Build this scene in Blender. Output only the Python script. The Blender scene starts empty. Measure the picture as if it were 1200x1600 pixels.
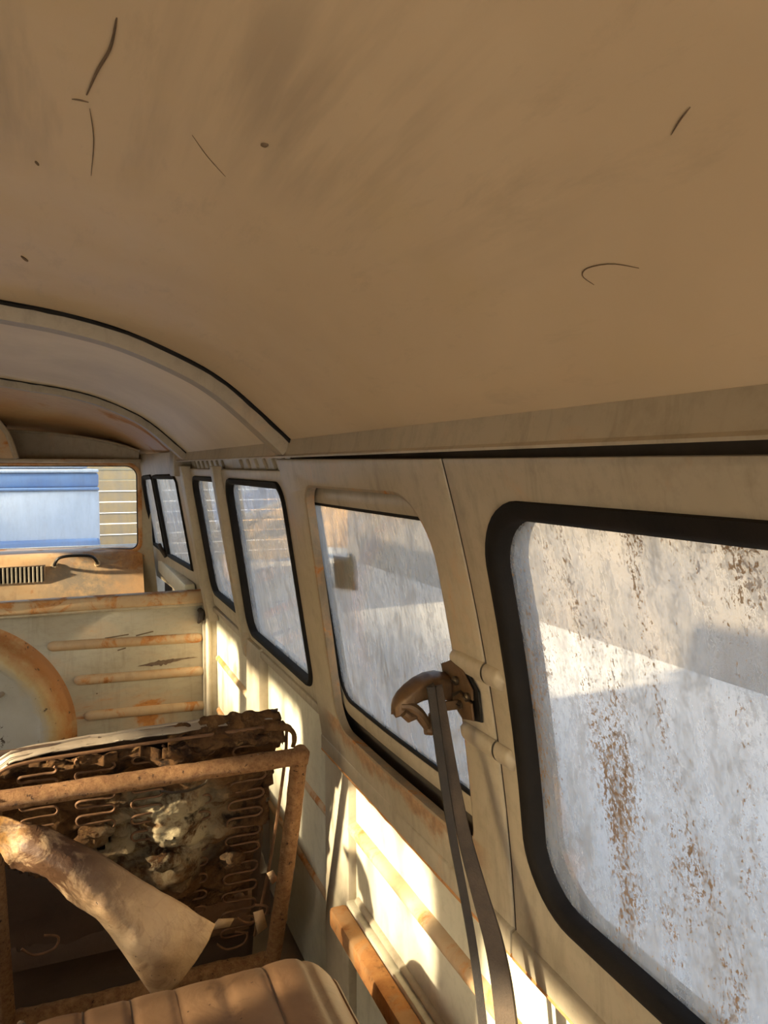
import bpy, bmesh, math, random
from mathutils import Vector, noise, Matrix
random.seed(7)
S = bpy.context.scene
COL = S.collection
R = math.radians

# ------------------------------------------------------------------ camera
cam = bpy.data.objects.new('camera', bpy.data.cameras.new('camera'))
COL.objects.link(cam)
cam.location = (.35, 0, 1.12)
cam.rotation_euler = (R(90 - 3.43), 0, R(-22.57))
cam.data.sensor_fit = 'HORIZONTAL'
cam.data.sensor_width = 36
cam.data.lens = 36
cam.data.clip_start = .02
S.camera = cam

# ------------------------------------------------------------------ sky, sun, exposure
SUN_TRAVEL = Vector((1, .10, -.32)).normalized()
w = bpy.data.worlds.new('sky'); S.world = w; w.use_nodes = True
nt = w.node_tree; nt.nodes.clear()
sky = nt.nodes.new('ShaderNodeTexSky'); sky.sky_type = 'NISHITA'; sky.sun_disc = False
sky.sun_elevation = math.asin(-SUN_TRAVEL.z)
sky.sun_rotation = math.atan2(-SUN_TRAVEL.x, -SUN_TRAVEL.y)
sky.air_density = 1.0; sky.dust_density = 2.0
bgn = nt.nodes.new('ShaderNodeBackground'); bgn.inputs['Strength'].default_value = .30
wo = nt.nodes.new('ShaderNodeOutputWorld')
nt.links.new(sky.outputs[0], bgn.inputs[0]); nt.links.new(bgn.outputs[0], wo.inputs[0])
sl = bpy.data.lights.new('sun', 'SUN'); sl.energy = 10.0; sl.color = (1, .83, .58); sl.angle = R(1.6)
so = bpy.data.objects.new('sun', sl); COL.objects.link(so)
so.rotation_euler = SUN_TRAVEL.to_track_quat('-Z', 'Y').to_euler()
so.location = (-6, -2, 5)
S.view_settings.view_transform = 'Standard'; S.view_settings.look = 'None'
S.view_settings.gamma = 1; S.view_settings.use_curve_mapping = False
S.view_settings.exposure = 1.35

# ------------------------------------------------------------------ materials
class N:
    """small node-tree builder"""
    def __init__(s, name):
        s.m = bpy.data.materials.new(name); s.m.use_nodes = True
        s.t = s.m.node_tree; s.t.nodes.clear()
        s.out = s.t.nodes.new('ShaderNodeOutputMaterial')
        s.co = s.t.nodes.new('ShaderNodeTexCoord')
    def n(s, typ, ins=None, **kw):
        x = s.t.nodes.new('ShaderNode' + typ)
        for k, v in kw.items(): setattr(x, k, v)
        for k, v in (ins or {}).items(): s.set(x.inputs[k], v)
        return x
    def set(s, sock, v):
        if hasattr(v, 'is_output') or isinstance(v, bpy.types.NodeSocket): s.t.links.new(v, sock)
        else:
            if isinstance(v, tuple) and len(v) == 3 and sock.type == 'RGBA': v = (*v, 1)
            sock.default_value = v
    def pos(s, scale=(1, 1, 1), loc=(0, 0, 0)):
        return s.n('Mapping', {'Vector': s.co.outputs['Object'], 'Scale': scale, 'Location': loc}).outputs[0]
    def noise(s, scale, detail=6, rough=.6, vec=None, dist=0):
        return s.n('TexNoise', {'Vector': vec if vec is not None else s.co.outputs['Object'], 'Scale': scale,
                                'Detail': detail, 'Roughness': rough, 'Distortion': dist}).outputs['Fac']
    def ramp(s, fac, lo, hi, a=0., b=1.):
        return s.n('MapRange', {'Value': fac, 'From Min': lo, 'From Max': hi, 'To Min': a, 'To Max': b}).outputs[0]
    def mix(s, fac, a, b, mode='MIX'):
        x = s.n('Mix', data_type='RGBA', blend_type=mode)
        s.set(x.inputs[0], fac); s.set(x.inputs[6], a); s.set(x.inputs[7], b)
        return x.outputs[2]
    def math(s, op, a, b=0.):
        x = s.n('Math', operation=op); s.set(x.inputs[0], a); s.set(x.inputs[1], b); return x.outputs[0]
    def bump(s, h, strength=.3, dist=.002):
        return s.n('Bump', {'Height': h, 'Strength': strength, 'Distance': dist}).outputs[0]
    def sphere(s, c, r):
        d = s.n('VectorMath', operation='DISTANCE'); s.set(d.inputs[0], s.co.outputs['Object']); d.inputs[1].default_value = c
        return s.ramp(d.outputs['Value'], r, r * .3)
    def bsdf(s, col, rough=.5, metal=0., normal=None, spec=.5, sub=None):
        i = {'Base Color': col, 'Roughness': rough, 'Metallic': metal, 'Specular IOR Level': spec}
        b = s.n('BsdfPrincipled', i)
        if normal is not None: s.set(b.inputs['Normal'], normal)
        s.t.links.new(b.outputs[0], s.out.inputs[0]); return s.m

RUST = (.36, .13, .035); RUSTD = (.10, .035, .012); RUSTL = (.55, .26, .08)
def paint(name, base, dirt, rust=.66, rscale=5, rough=.45, grain=1.0, stretch=(1, 1, 1), dirt_lo=.4, dirt_hi=.75, edge=.06):
    """old painted sheet metal: base, dirt film, rust breaking through above a noise threshold"""
    k = N(name)
    p = k.pos(stretch)
    big = k.noise(2.2, 6, .62, p, .4)
    c = k.mix(k.ramp(big, dirt_lo, dirt_hi), base, dirt)
    fine = k.noise(45, 5, .7, p)
    c = k.mix(k.ramp(fine, .48, .78, 0, .35 * grain), c, tuple(x * .55 for x in dirt))
    drip = k.noise(1, 6, .7, k.pos((26, 26, 3.5)), .4)
    c = k.mix(k.ramp(drip, .52, .74, 0, .5 * grain), c, tuple(x * .62 for x in dirt))
    rn = k.noise(rscale, 12, .68, p, .6)
    rcol = k.mix(k.ramp(k.noise(22, 6, .7, p), .35, .7), RUSTL, RUST)
    rcol = k.mix(k.ramp(k.noise(60, 6, .7, p), .55, .75), rcol, RUSTD)
    halo = k.ramp(rn, rust - edge * 2.2, rust, 0, .55)
    c = k.mix(halo, c, tuple(.5 * a + .5 * b for a, b in zip(base, RUSTL)))
    rm = k.ramp(rn, rust - edge * .25, rust + edge * .5)
    c = k.mix(rm, c, rcol)
    spk = k.ramp(k.noise(130, 3, .6, p), .74, .78)
    c = k.mix(k.math('MULTIPLY', spk, .7), c, RUSTD)
    h = k.math('ADD', k.math('MULTIPLY', k.noise(90, 6, .7, p), .5), k.math('MULTIPLY', rm, k.noise(260, 4, .8, p)))
    rgh = k.n('MapRange', {'Value': rm, 'To Min': rough, 'To Max': .9}).outputs[0]
    return k.bsdf(c, rgh, 0, k.bump(h, .25, .0012))

def sill_rust(mat, y0, y1, z0, z1):
    """rust that has eaten up from the chipped sill under a window"""
    t = mat.node_tree; b = next(n for n in t.nodes if n.type == 'BSDF_PRINCIPLED'); old = b.inputs['Base Color'].links[0].from_socket
    k = N.__new__(N); k.m = mat; k.t = t; k.co = next(n for n in t.nodes if n.type == 'TEX_COORD')
    sx = k.n('SeparateXYZ', {0: k.co.outputs['Object']})
    jag = k.math('MULTIPLY', k.math('SUBTRACT', k.noise(13, 9, .72), .5), .16)
    zz = k.math('ADD', sx.outputs['Z'], jag)
    m = k.math('MULTIPLY', k.ramp(zz, z0, z0 + .02), k.ramp(sx.outputs['Z'], z1 + .004, z1))
    m = k.math('MULTIPLY', m, k.math('MULTIPLY', k.ramp(sx.outputs['Y'], y0 - .05, y0), k.ramp(sx.outputs['Y'], y1 + .06, y1)))
    rc = k.mix(k.ramp(k.noise(60, 7, .75), .4, .6), (.40, .22, .10), (.20, .09, .035))
    c = k.mix(k.math('MULTIPLY', m, .8), old, rc)
    t.links.new(c, b.inputs['Base Color']); return mat
CREAM = (.44, .37, .265); CREAMD = (.31, .25, .165)
M = {}
M['wall'] = paint('cream_paint', CREAM, CREAMD, .665, 5, edge=.045)
M['door'] = sill_rust(paint('cream_door_paint', CREAM, CREAMD, .655, 5.5, edge=.045), .80, 1.30, .625, .67)
M['panel'] = paint('pale_panel_paint', (.62, .57, .43), (.47, .41, .28), .71, 3.5, dirt_lo=.45, dirt_hi=.8)
M['part'] = paint('partition_paint', (.45, .41, .32), (.34, .27, .175), .655, 3.2, stretch=(.7, 1, 1.6))
M['rib'] = paint('rusty_rib_paint', (.52, .40, .25), (.42, .25, .12), .545, 9, edge=.09)
M['brown'] = paint('bounce_cut_brown', (.15, .11, .07), (.10, .07, .04), .62, 5)
M['lip'] = paint('chipped_lip_paint', (.30, .24, .16), (.20, .14, .08), .60, 16, edge=.06)
M['bow'] = paint('brown_bow_paint', (.33, .27, .185), (.25, .195, .125), .72, 5)
M['rustpaint'] = paint('heavily_rusted_paint', (.42, .25, .12), (.34, .16, .06), .46, 9, .8, edge=.12)
M['cabroof'] = paint('rust_stained_roof', (.50, .36, .19), (.42, .17, .05), .60, 2.6, edge=.12)
M['dash'] = paint('dash_paint', (.56, .38, .21), (.40, .22, .11), .56, 5, edge=.08)

def ceiling_mat():
    k = N('headliner_paint')
    p = k.pos((1, 1, 1))
    base = (.63, .485, .305)
    c = k.mix(k.ramp(k.noise(1.6, 5, .6, p, .5), .38, .72), base, (.53, .395, .24))
    # greyish smeared finger marks that run along the bus
    st = k.noise(1, 4, .6, k.pos((34, 3.2, 5)), .15)
    reg = k.math('MAXIMUM', k.sphere((.50, .42, 1.31), .17), k.math('MULTIPLY', k.sphere((.34, .55, 1.35), .16), .9))
    reg = k.math('MAXIMUM', reg, k.math('MULTIPLY', k.sphere((.545, .385, 1.288), .035), 1.0))
    c = k.mix(k.math('MULTIPLY', k.ramp(st, .47, .66, 0, .5), reg), c, (.29, .225, .155))
    st2 = k.noise(1, 7, .7, k.pos((40, 9, 9)), .3)
    c = k.mix(k.ramp(st2, .56, .74, 0, .35), c, (.34, .26, .17))
    yl = k.ramp(k.noise(7, 5, .6, p), .58, .74, 0, .3)
    c = k.mix(yl, c, (.56, .42, .21))
    spk = k.ramp(k.noise(150, 3, .6, p), .775, .80, 0, .8)
    c = k.mix(k.math('MULTIPLY', spk, k.ramp(k.noise(4, 3), .5, .6)), c, (.10, .06, .03))
    scr = k.noise(1, 6, .75, k.pos((14, 90, 30)), 1.2)
    c = k.mix(k.ramp(scr, .68, .75, 0, .35), c, (.60, .47, .30))
    rough = k.ramp(k.noise(9, 5, .6, p), .3, .7, .34, .50)
    return k.bsdf(c, rough, 0, k.bump(k.noise(3.5, 3, .5, p), .12, .02))
M['ceil'] = ceiling_mat()
def ceil2():
    k = N('scuffed_headliner'); p = k.pos()
    c = k.mix(k.ramp(k.noise(2.3, 6, .65, p, .6), .36, .7), (.70, .58, .41), (.54, .43, .28))
    scr = k.noise(1, 7, .72, k.pos((7, 40, 20)), 1.5)
    c = k.mix(k.ramp(scr, .6, .72, 0, .4), c, (.66, .57, .44))
    c = k.mix(k.ramp(k.noise(1.5, 3, .5, p), .58, .7, 0, .35), c, (.52, .33, .15))
    return k.bsdf(c, .42, 0, k.bump(k.noise(5, 4, .5, p), .2, .015))
M['ceil2'] = ceil2()

def plain(name, col, rough=.6, metal=0., var=.35, scale=20, bump=.2, bscale=80, col2=None, bdist=.002, spec=.5):
    k = N(name)
    c = k.mix(k.ramp(k.noise(scale, 6, .65), .35, .7), col, col2 or tuple(x * (1 - var) for x in col))
    return k.bsdf(c, rough, metal, k.bump(k.noise(bscale, 5, .7), bump, bdist), spec)
M['rubber'] = plain('black_rubber', (.007, .006, .005), .8, 0, .5, 14, .3, col2=(.016, .012, .009), spec=.25)
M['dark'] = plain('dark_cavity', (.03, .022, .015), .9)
M['outer'] = plain('outer_skin_inside', (.10, .075, .05), .85)
M['shell'] = plain('outer_paint', (.55, .50, .40), .4)
M['floor'] = plain('dirty_floor', (.30, .22, .14), .9, 0, .5, 6, .5, 60, (.20, .14, .08))
M['gouge'] = plain('bare_brown_metal', (.11, .07, .045), .8, 0, .5, 60, .3, 80, (.20, .14, .09))
M['mark'] = plain('dark_scratch', (.17, .11, .06), .8)
M['vinyl'] = None
def vinyl(name, a, b, stain, rough=.42):
    k = N(name); p = k.pos()
    c = k.mix(k.ramp(k.noise(5, 6, .65, p, .5), .35, .7), a, b)
    c = k.mix(k.ramp(k.noise(11, 8, .7, p, 1.0), .57, .70, 0, .75), c, stain)
    c = k.mix(k.ramp(k.noise(70, 4, .6, p), .70, .74, 0, .9), c, (.045, .022, .01))
    crease = k.noise(16, 3, .5, p, 2.0)
    return k.bsdf(c, rough, 0, k.bump(k.math('ADD', crease, k.math('MULTIPLY', k.noise(220, 2, .5, p), .15)), .25, .004))
M['vinyl'] = vinyl('tan_vinyl', (.22, .12, .058), (.155, .076, .033), (.075, .032, .014), .5)
def flap_mat():
    k = N('torn_vinyl_backing'); p = k.pos()
    c = k.mix(k.ramp(k.noise(7, 7, .7, p, .6), .35, .68), (.56, .38, .21), (.44, .27, .135))
    c = k.mix(k.ramp(k.noise(16, 9, .75, p, 1.2), .52, .66, 0, .65), c, (.24, .125, .05))
    reg = k.sphere((.30, 1.18, .555), .19)                     # water-stained towards the corner of the frame
    c = k.mix(k.math('MULTIPLY', reg, k.ramp(k.noise(13, 7, .7, p, .8), .36, .50)), c, (.085, .036, .012))
    c = k.mix(k.math('MULTIPLY', k.sphere((.245, 1.21, .59), .05), k.ramp(k.noise(30, 6, .7, p), .4, .55)), c, (.42, .20, .04))
    vein = k.n('TexVoronoi', {'Vector': k.pos((1, 1, 1)), 'Scale': 26, 'Randomness': 1}, feature='DISTANCE_TO_EDGE').outputs['Distance']
    c = k.mix(k.ramp(vein, .035, .0, 0, .14), c, (.20, .10, .045))
    c = k.mix(k.ramp(k.noise(110, 4, .6, p), .67, .71, 0, .9), c, (.035, .018, .009))
    h = k.math('ADD', k.noise(24, 6, .6, p, 1.5), k.math('MULTIPLY', k.noise(300, 3, .6, p), .12))
    return k.bsdf(c, .62, 0, k.bump(h, .45, .006))
M['flap'] = flap_mat()
M['strip'] = vinyl('grey_vinyl_strip', (.32, .26, .19), (.22, .16, .11), (.12, .065, .03), .6)
M['inner'] = plain('dark_inner_vinyl', (.085, .048, .026), .6, 0, .5, 5, .3, 12, (.045, .022, .012), .01)
def coir_mat():
    k = N('rotten_padding'); p = k.pos()
    c = k.mix(k.ramp(k.noise(14, 9, .75, p, .8), .36, .62), (.035, .015, .006), (.17, .08, .027))
    c = k.mix(k.ramp(k.noise(34, 6, .7, p, .5), .56, .68, 0, .8), c, (.27, .15, .058))
    reg = k.sphere((.50, 1.345, .47), .14)
    pale = k.math('MULTIPLY', reg, k.ramp(k.noise(20, 7, .7, p, .6), .42, .56))
    c = k.mix(pale, c, (.44, .35, .21))
    c = k.mix(k.ramp(k.noise(18, 4, .6, k.pos((1, 1, 1), (3, 1, 2))), .60, .68, 0, .9), c, (.012, .006, .003))
    return k.bsdf(c, .92, 0, k.bump(k.noise(120, 7, .8, p), .9, .006), .2)
M['coir'] = coir_mat()
def tube_rust():
    k = N('flaking_rusty_tube'); p = k.pos()
    c = k.mix(k.ramp(k.noise(75, 8, .8, p), .38, .62), (.42, .215, .085), (.22, .095, .035))
    c = k.mix(k.ramp(k.noise(90, 5, .7, p), .60, .66), c, (.07, .03, .012))
    c = k.mix(k.ramp(k.noise(16, 9, .75, p, .4), .66, .70, 0, .9), c, (.50, .42, .30))
    h = k.noise(170, 7, .8, p)
    return k.bsdf(c, .85, 0, k.bump(h, 1.0, .008), .3)
M['tube'] = tube_rust()
M['wire'] = plain('rusty_wire', (.20, .095, .04), .7, .3, .5, 60)
M['latch'] = plain('brown_bronzed_metal', (.12, .07, .04), .48, .55, .5, 40, .3, 90, (.21, .125, .06))
M['screw'] = plain('worn_screw_metal', (.12, .09, .06), .4, .8)
M['strap'] = plain('black_webbing', (.022, .018, .015), .75, 0, .5, 30, .5, 400, (.045, .032, .022))
M['strap2'] = plain('brown_webbing', (.085, .056, .034), .75, 0, .5, 18, .5, 400, (.035, .024, .016))
M['iron'] = plain('dark_iron', (.05, .035, .025), .6, .4)
M['blackmetal'] = plain('black_enamel', (.02, .018, .016), .35, .2)

def glass(name, haze_lo=.15, haze_hi=.4, brown=.55, hz=(.62, .62, .60), speck=.8, grey=.5, seed=0, tint=(.93, .95, .95), drips=(130, 60)):
    """window glass under a film of dust, grey drip specks and brown lichen spots in vertical drifts"""
    k = N(name)
    o = (seed * 1.7, seed * 2.3, seed * .9)
    st = k.noise(1, 5, .7, k.pos((30, 30, 6), o))
    cloud = k.noise(1, 4, .6, k.pos((6, 6, 5), o))
    hf = k.math('ADD', k.math('MULTIPLY', st, .55), k.math('MULTIPLY', cloud, .45))
    haze = k.ramp(hf, .38, .62, haze_lo, haze_hi)
    tr = k.n('BsdfTransparent', {'Color': tint})
    fr = k.n('BsdfGlossy', {'Color': (1, 1, 1), 'Roughness': .05})
    lw = k.n('LayerWeight', {'Blend': .12})
    clear = k.n('MixShader', {0: k.math('MULTIPLY', lw.outputs['Fresnel'], .5), 1: tr.outputs[0], 2: fr.outputs[0]})
    df = k.n('BsdfDiffuse', {'Color': hz}); tl = k.n('BsdfTranslucent', {'Color': hz})
    film = k.n('MixShader', {0: .6, 1: df.outputs[0], 2: tl.outputs[0]})
    m1 = k.n('MixShader', {0: haze, 1: clear.outputs[0], 2: film.outputs[0]})
    # fine grey grit
    a, b = drips
    grit = k.math('ADD', k.noise(1, 5, .78, k.pos((a, a, b), o)), k.math('MULTIPLY', k.math('SUBTRACT', st, .5), .5))
    gm = k.ramp(grit, .50, .66, 0, grey)
    gd = k.n('BsdfDiffuse', {'Color': (.30, .27, .23)}); gt = k.n('BsdfTranslucent', {'Color': (.34, .30, .25)})
    gmix = k.n('MixShader', {0: .5, 1: gd.outputs[0], 2: gt.outputs[0]})
    m1 = k.n('MixShader', {0: gm, 1: m1.outputs[0], 2: gmix.outputs[0]})
    # brown spots
    drift = k.noise(1, 4, .62, k.pos((13, 13, 3.2), (o[0] + .4, o[1] + .1, o[2])), .4)
    sp = k.noise(1, 3, .75, k.pos((a * 1.7, a * 1.7, b * 1.9), o))
    thr = k.math('ADD', k.math('MULTIPLY', k.ramp(drift, .42, .78), .30), sp)
    bm_ = k.ramp(thr, brown + .17, brown + .21, 0, speck)
    bd = k.n('BsdfDiffuse', {'Color': (.24, .15, .075)}); bt = k.n('BsdfTranslucent', {'Color': (.36, .20, .085)})
    bmix = k.n('MixShader', {0: .5, 1: bd.outputs[0], 2: bt.outputs[0]})
    m2 = k.n('MixShader', {0: bm_, 1: m1.outputs[0], 2: bmix.outputs[0]})
    k.t.links.new(m2.outputs[0], k.out.inputs[0]); return k.m
M['g_near'] = glass('speckled_dirty_glass', .16, .46, .52, speck=.9, grey=.42, seed=1, drips=(150, 85))
M['g_mid'] = glass('streaked_dusty_glass', .20, .55, .66, speck=.7, grey=.62, seed=2, drips=(170, 45))
M['g_far'] = glass('dusty_glass', .22, .50, .70, speck=.4, grey=.5, seed=3, drips=(150, 40))
M['g_left'] = glass('lightly_dusty_glass', .0, .05, .68, speck=.5, grey=.72, seed=4, drips=(17, 7))
M['g_wind'] = glass('windscreen_glass', .02, .10, .80, speck=.1, grey=.05, seed=5)
M['paper'] = plain('faded_sticker_paper', (.42, .36, .28), .8, 0, .3, 60)

# ------------------------------------------------------------------ mesh helpers
def tag(o, label=None, cat=None, group=None, kind=None):
    if label: o['label'] = label
    if cat: o['category'] = cat
    if group: o['group'] = group
    if kind: o['kind'] = kind
    return o
def struct(o, label, cat): return tag(o, label, cat, None, 'structure')
def empty(name, loc=(0, 0, 0)):
    o = bpy.data.objects.new(name, None); COL.objects.link(o); o.location = loc; o.empty_display_size = .05
    return o
def link(name, me, mat, parent=None, smooth=35):
    if mat is not None:
        me.materials.clear(); me.materials.append(mat)
    if smooth:
        me.shade_smooth(); me.set_sharp_from_angle(angle=R(smooth))
    o = bpy.data.objects.new(name, me); COL.objects.link(o)
    if parent is not None:
        o.parent = parent
        o.matrix_parent_inverse = Matrix.Translation(parent.location).inverted() if parent.type == 'EMPTY' else Matrix()
    return o
class MB:
    def __init__(s): s.v = []; s.f = []
    def add(s, vs, fs):
        b = len(s.v); s.v += [tuple(p) for p in vs]; s.f += [tuple(b + i for i in f) for f in fs]; return s
    def box(s, x0, x1, y0, y1, z0, z1):
        vs = [(x, y, z) for x in (x0, x1) for y in (y0, y1) for z in (z0, z1)]
        return s.add(vs, [(0, 1, 3, 2), (4, 6, 7, 5), (0, 4, 5, 1), (2, 3, 7, 6), (0, 2, 6, 4), (1, 5, 7, 3)])
    def tube(s, pts, r, n=10, caps=True, closed=False, wob=0):
        pts = [Vector(p) for p in pts]; m = len(pts); vs = []; fs = []
        ref = None
        for i, p in enumerate(pts):
            a = pts[(i - 1) % m] if closed or i else p; b = pts[(i + 1) % m] if closed or i < m - 1 else p
            t = (b - a).normalized()
            if ref is None:
                ref = t.orthogonal().normalized()
            ref = (ref - t * ref.dot(t)).normalized(); q = t.cross(ref)
            rr = r[i] if isinstance(r, (list, tuple)) else r
            for j in range(n):
                th = 2 * math.pi * j / n
                k = 1 + (wob * noise.noise(Vector((p.x * 60 + math.cos(th), p.y * 60 + math.sin(th), p.z * 60))) if wob else 0)
                vs.append(p + (ref * math.cos(th) + q * math.sin(th)) * rr * k)
        for i in range(m if closed else m - 1):
            for j in range(n):
                a = i * n + j; b = i * n + (j + 1) % n; c = ((i + 1) % m) * n + (j + 1) % n; e = ((i + 1) % m) * n + j
                fs.append((a, b, c, e))
        if caps and not closed:
            fs.append(tuple(range(n - 1, -1, -1))); fs.append(tuple((m - 1) * n + j for j in range(n)))
        return s.add(vs, fs)
    def grid(s, nu, nv, fn):
        vs = [fn(i / nu, j / nv) for i in range(nu + 1) for j in range(nv + 1)]
        fs = [(i * (nv + 1) + j, (i + 1) * (nv + 1) + j, (i + 1) * (nv + 1) + j + 1, i * (nv + 1) + j + 1) for i in range(nu) for j in range(nv)]
        return s.add(vs, fs)
    def mesh(s, bevel=0, seg=2, solid=0, merge=0):
        me = bpy.data.meshes.new('m'); me.from_pydata(s.v, [], s.f)
        bm = bmesh.new(); bm.from_mesh(me)
        if merge: bmesh.ops.remove_doubles(bm, verts=bm.verts[:], dist=merge)
        bmesh.ops.recalc_face_normals(bm, faces=bm.faces[:])
        if bevel:
            es = [e for e in bm.edges if e.is_manifold and e.calc_face_angle(0) > .6]
            bmesh.ops.bevel(bm, geom=es, offset=bevel, segments=seg, affect='EDGES', profile=.5, clamp_overlap=True)
        bm.to_mesh(me); bm.free(); return me
    def put(s, name, mat, parent=None, bevel=0, seg=2, solid=0, smooth=35, merge=0):
        o = link(name, s.mesh(bevel, seg, 0, merge), mat, parent, smooth)
        if solid:
            md = o.modifiers.new('thickness', 'SOLIDIFY'); md.thickness = solid; md.offset = 0
        return o

def rrect(x0, x1, y0, y1, r, n=7):
    """rounded rectangle, r = radius or (bl, br, tr, tl), counter-clockwise"""
    if not isinstance(r, (tuple, list)): r = (r,) * 4
    out = []
    for (cx, cy, sx, sy, a0, q) in ((x0, y0, 1, 1, 180, r[0]), (x1, y0, -1, 1, 270, r[1]), (x1, y1, -1, -1, 0, r[2]), (x0, y1, 1, -1, 90, r[3])):
        for i in range(n + 1):
            a = R(a0 + 90 * i / n)
            out.append((cx + sx * q + q * math.cos(a), cy + sy * q + q * math.sin(a)))
    return out
def densify(loop, step):
    out = []
    for i, p in enumerate(loop):
        q = loop[(i + 1) % len(loop)]; d = math.dist(p, q); k = max(1, int(d / step))
        if d < 1e-6: continue
        out += [(p[0] + (q[0] - p[0]) * j / k, p[1] + (q[1] - p[1]) * j / k) for j in range(k)]
    return out
def plate(name, outer, holes, th, fmap, mat, parent=None, bevel=.002, cuts=(), axis=1, smooth=30):
    """sheet with holes: flat outline -> thickness -> bent through fmap(a, b, n)"""
    cu = bpy.data.curves.new('c', 'CURVE'); cu.dimensions = '2D'; cu.fill_mode = 'BOTH'
    cu.extrude = max(th / 2 - bevel, 0); cu.bevel_depth = bevel; cu.bevel_resolution = 1; cu.offset = -bevel
    for lp in [outer] + list(holes):
        sp = cu.splines.new('POLY'); sp.points.add(len(lp) - 1)
        for p, q in zip(sp.points, lp): p.co = (q[0], q[1], 0, 1)
        sp.use_cyclic_u = True
    t = bpy.data.objects.new('t', cu); COL.objects.link(t)
    dg = bpy.context.evaluated_depsgraph_get(); dg.update()
    me = bpy.data.meshes.new_from_object(t.evaluated_get(dg))
    bpy.data.objects.remove(t); bpy.data.curves.remove(cu)
    bm = bmesh.new(); bm.from_mesh(me)
    bmesh.ops.remove_doubles(bm, verts=bm.verts[:], dist=1e-5)
    nrm = (1, 0, 0) if axis == 0 else (0, 1, 0)
    if axis == 1 and cuts:
        for i in range(7):
            bmesh.ops.bisect_plane(bm, geom=bm.verts[:] + bm.edges[:] + bm.faces[:], plane_co=(.74 + .065 * i, 0, 0), plane_no=(1, 0, 0))
    for c in cuts:
        co = (c, 0, 0) if axis == 0 else (0, c, 0)
        bmesh.ops.bisect_plane(bm, geom=bm.verts[:] + bm.edges[:] + bm.faces[:], plane_co=co, plane_no=nrm)
    for v in bm.verts: v.co = fmap(v.co.x, v.co.y, v.co.z)
    bmesh.ops.recalc_face_normals(bm, faces=bm.faces[:])
    bm.to_mesh(me); bm.free()
    return link(name, me, mat, parent, smooth)
def ring(name, loop, prof, fmap, mat, parent=None, smooth=50):
    """sweep a profile [(in-plane offset outward, n)] round a closed loop"""
    m = len(loop); k = len(prof); vs = []
    for i, p in enumerate(loop):
        a = loop[i - 1]; b = loop[(i + 1) % m]
        tx, ty = b[0] - a[0], b[1] - a[1]; L = math.hypot(tx, ty) or 1
        nx, ny = ty / L, -tx / L
        for (o, n_) in prof: vs.append(fmap(p[0] + nx * o, p[1] + ny * o, n_))
    fs = [(i * k + j, i * k + (j + 1) % k, ((i + 1) % m) * k + (j + 1) % k, ((i + 1) % m) * k + j) for i in range(m) for j in range(k)]
    return MB().add(vs, fs).put(name, mat, parent, smooth=smooth)
def bead(p0, p1, wid, hgt, nrm, n=8, taper=.6, mb=None):
    """half-round pressed bead between two points on a surface of normal nrm"""
    p0, p1, nrm = Vector(p0), Vector(p1), Vector(nrm).normalized()
    t = (p1 - p0); L = t.length; t.normalize(); s = nrm.cross(t)
    st = [0, .12, .35, .7, 1]; e = wid * taper
    xs = [e * a for a in st] + [L - e * a for a in reversed(st)]
    ks = [math.sqrt(max(0, 1 - (1 - a) ** 2)) for a in st]; ks = ks + ks[::-1]
    vs = []
    for x, k in zip(xs, ks):
        k = max(k, .02)
        for j in range(n + 1):
            a = math.pi * j / n
            vs.append(p0 + t * x + s * (math.cos(a) * wid / 2 * k) + nrm * (math.sin(a) * hgt * k - .001))
    m = len(xs)
    fs = [(i * (n + 1) + j, i * (n + 1) + j + 1, (i + 1) * (n + 1) + j + 1, (i + 1) * (n + 1) + j) for i in range(m - 1) for j in range(n)]
    return (mb or MB()).add(vs, fs)
def cr(pts, n):
    """Catmull-Rom resample"""
    pts = [Vector(p) for p in pts]; out = []; m = len(pts) - 1
    for i in range(n + 1):
        t = i / n * m; k = min(int(t), m - 1); f = t - k
        a, b, c, d = pts[max(k - 1, 0)], pts[k], pts[k + 1], pts[min(k + 2, m)]
        out.append(.5 * ((2 * b) + (c - a) * f + (2 * a - 5 * b + 4 * c - d) * f * f + (3 * b - a - 3 * c + d) * f ** 3))
    return out

# ------------------------------------------------------------------ bus body: side walls
ZB = .575                                  # belt line
def WX(z, y):                               # inner face of the side wall above the belt: bowed at the rear, flatter ahead of the door
    q = max(0, z - ZB); a = .803 - .0523 * q - .2175 * q * q; b = .802 - .165 * q
    t = min(1, max(0, (y - .72) / .43)); return a + (b - a) * t * t * (3 - 2 * t)
def side(sg, off=0., taper=None):
    def f(y, z, n): return Vector((sg * (WX(z, y) + off - n - (taper(y) if taper else 0)), y, z))
    return f
ZC = [.60 + .04 * i for i in range(14)]
Y_BACK = -.75
W4 = [(y - .026 * ((z - .82) / .27) ** 2, z) for y, z in rrect(.085, .667, .668, 1.081, .06, 9)]
W3 = rrect(.790, 1.272, .655, 1.087, (.03, .045, .03, .085), 9)
W3 = [(y - .035 * max(0, (z - .80) / .28) ** 1.5 * (1 if y > 1.0 else .35), z) for y, z in W3]
W3G = rrect(.772, 1.294, .700, 1.062, (.035, .05, .02, .05))
W2 = [(y - .03 * max(0, (z - .75) / .3) * (1 if y > 1.7 else .5), z) for y, z in rrect(1.452, 2.020, .676, 1.082, .045)]
W1 = rrect(2.100, 2.545, .705, 1.082, .05)
def grow(lp, d):
    m = len(lp); out = []
    for i, p in enumerate(lp):
        a = lp[i - 1]; b = lp[(i + 1) % m]; tx, ty = b[0] - a[0], b[1] - a[1]; L = math.hypot(tx, ty) or 1
        out.append((p[0] + ty / L * d, p[1] - tx / L * d))
    return out
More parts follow.
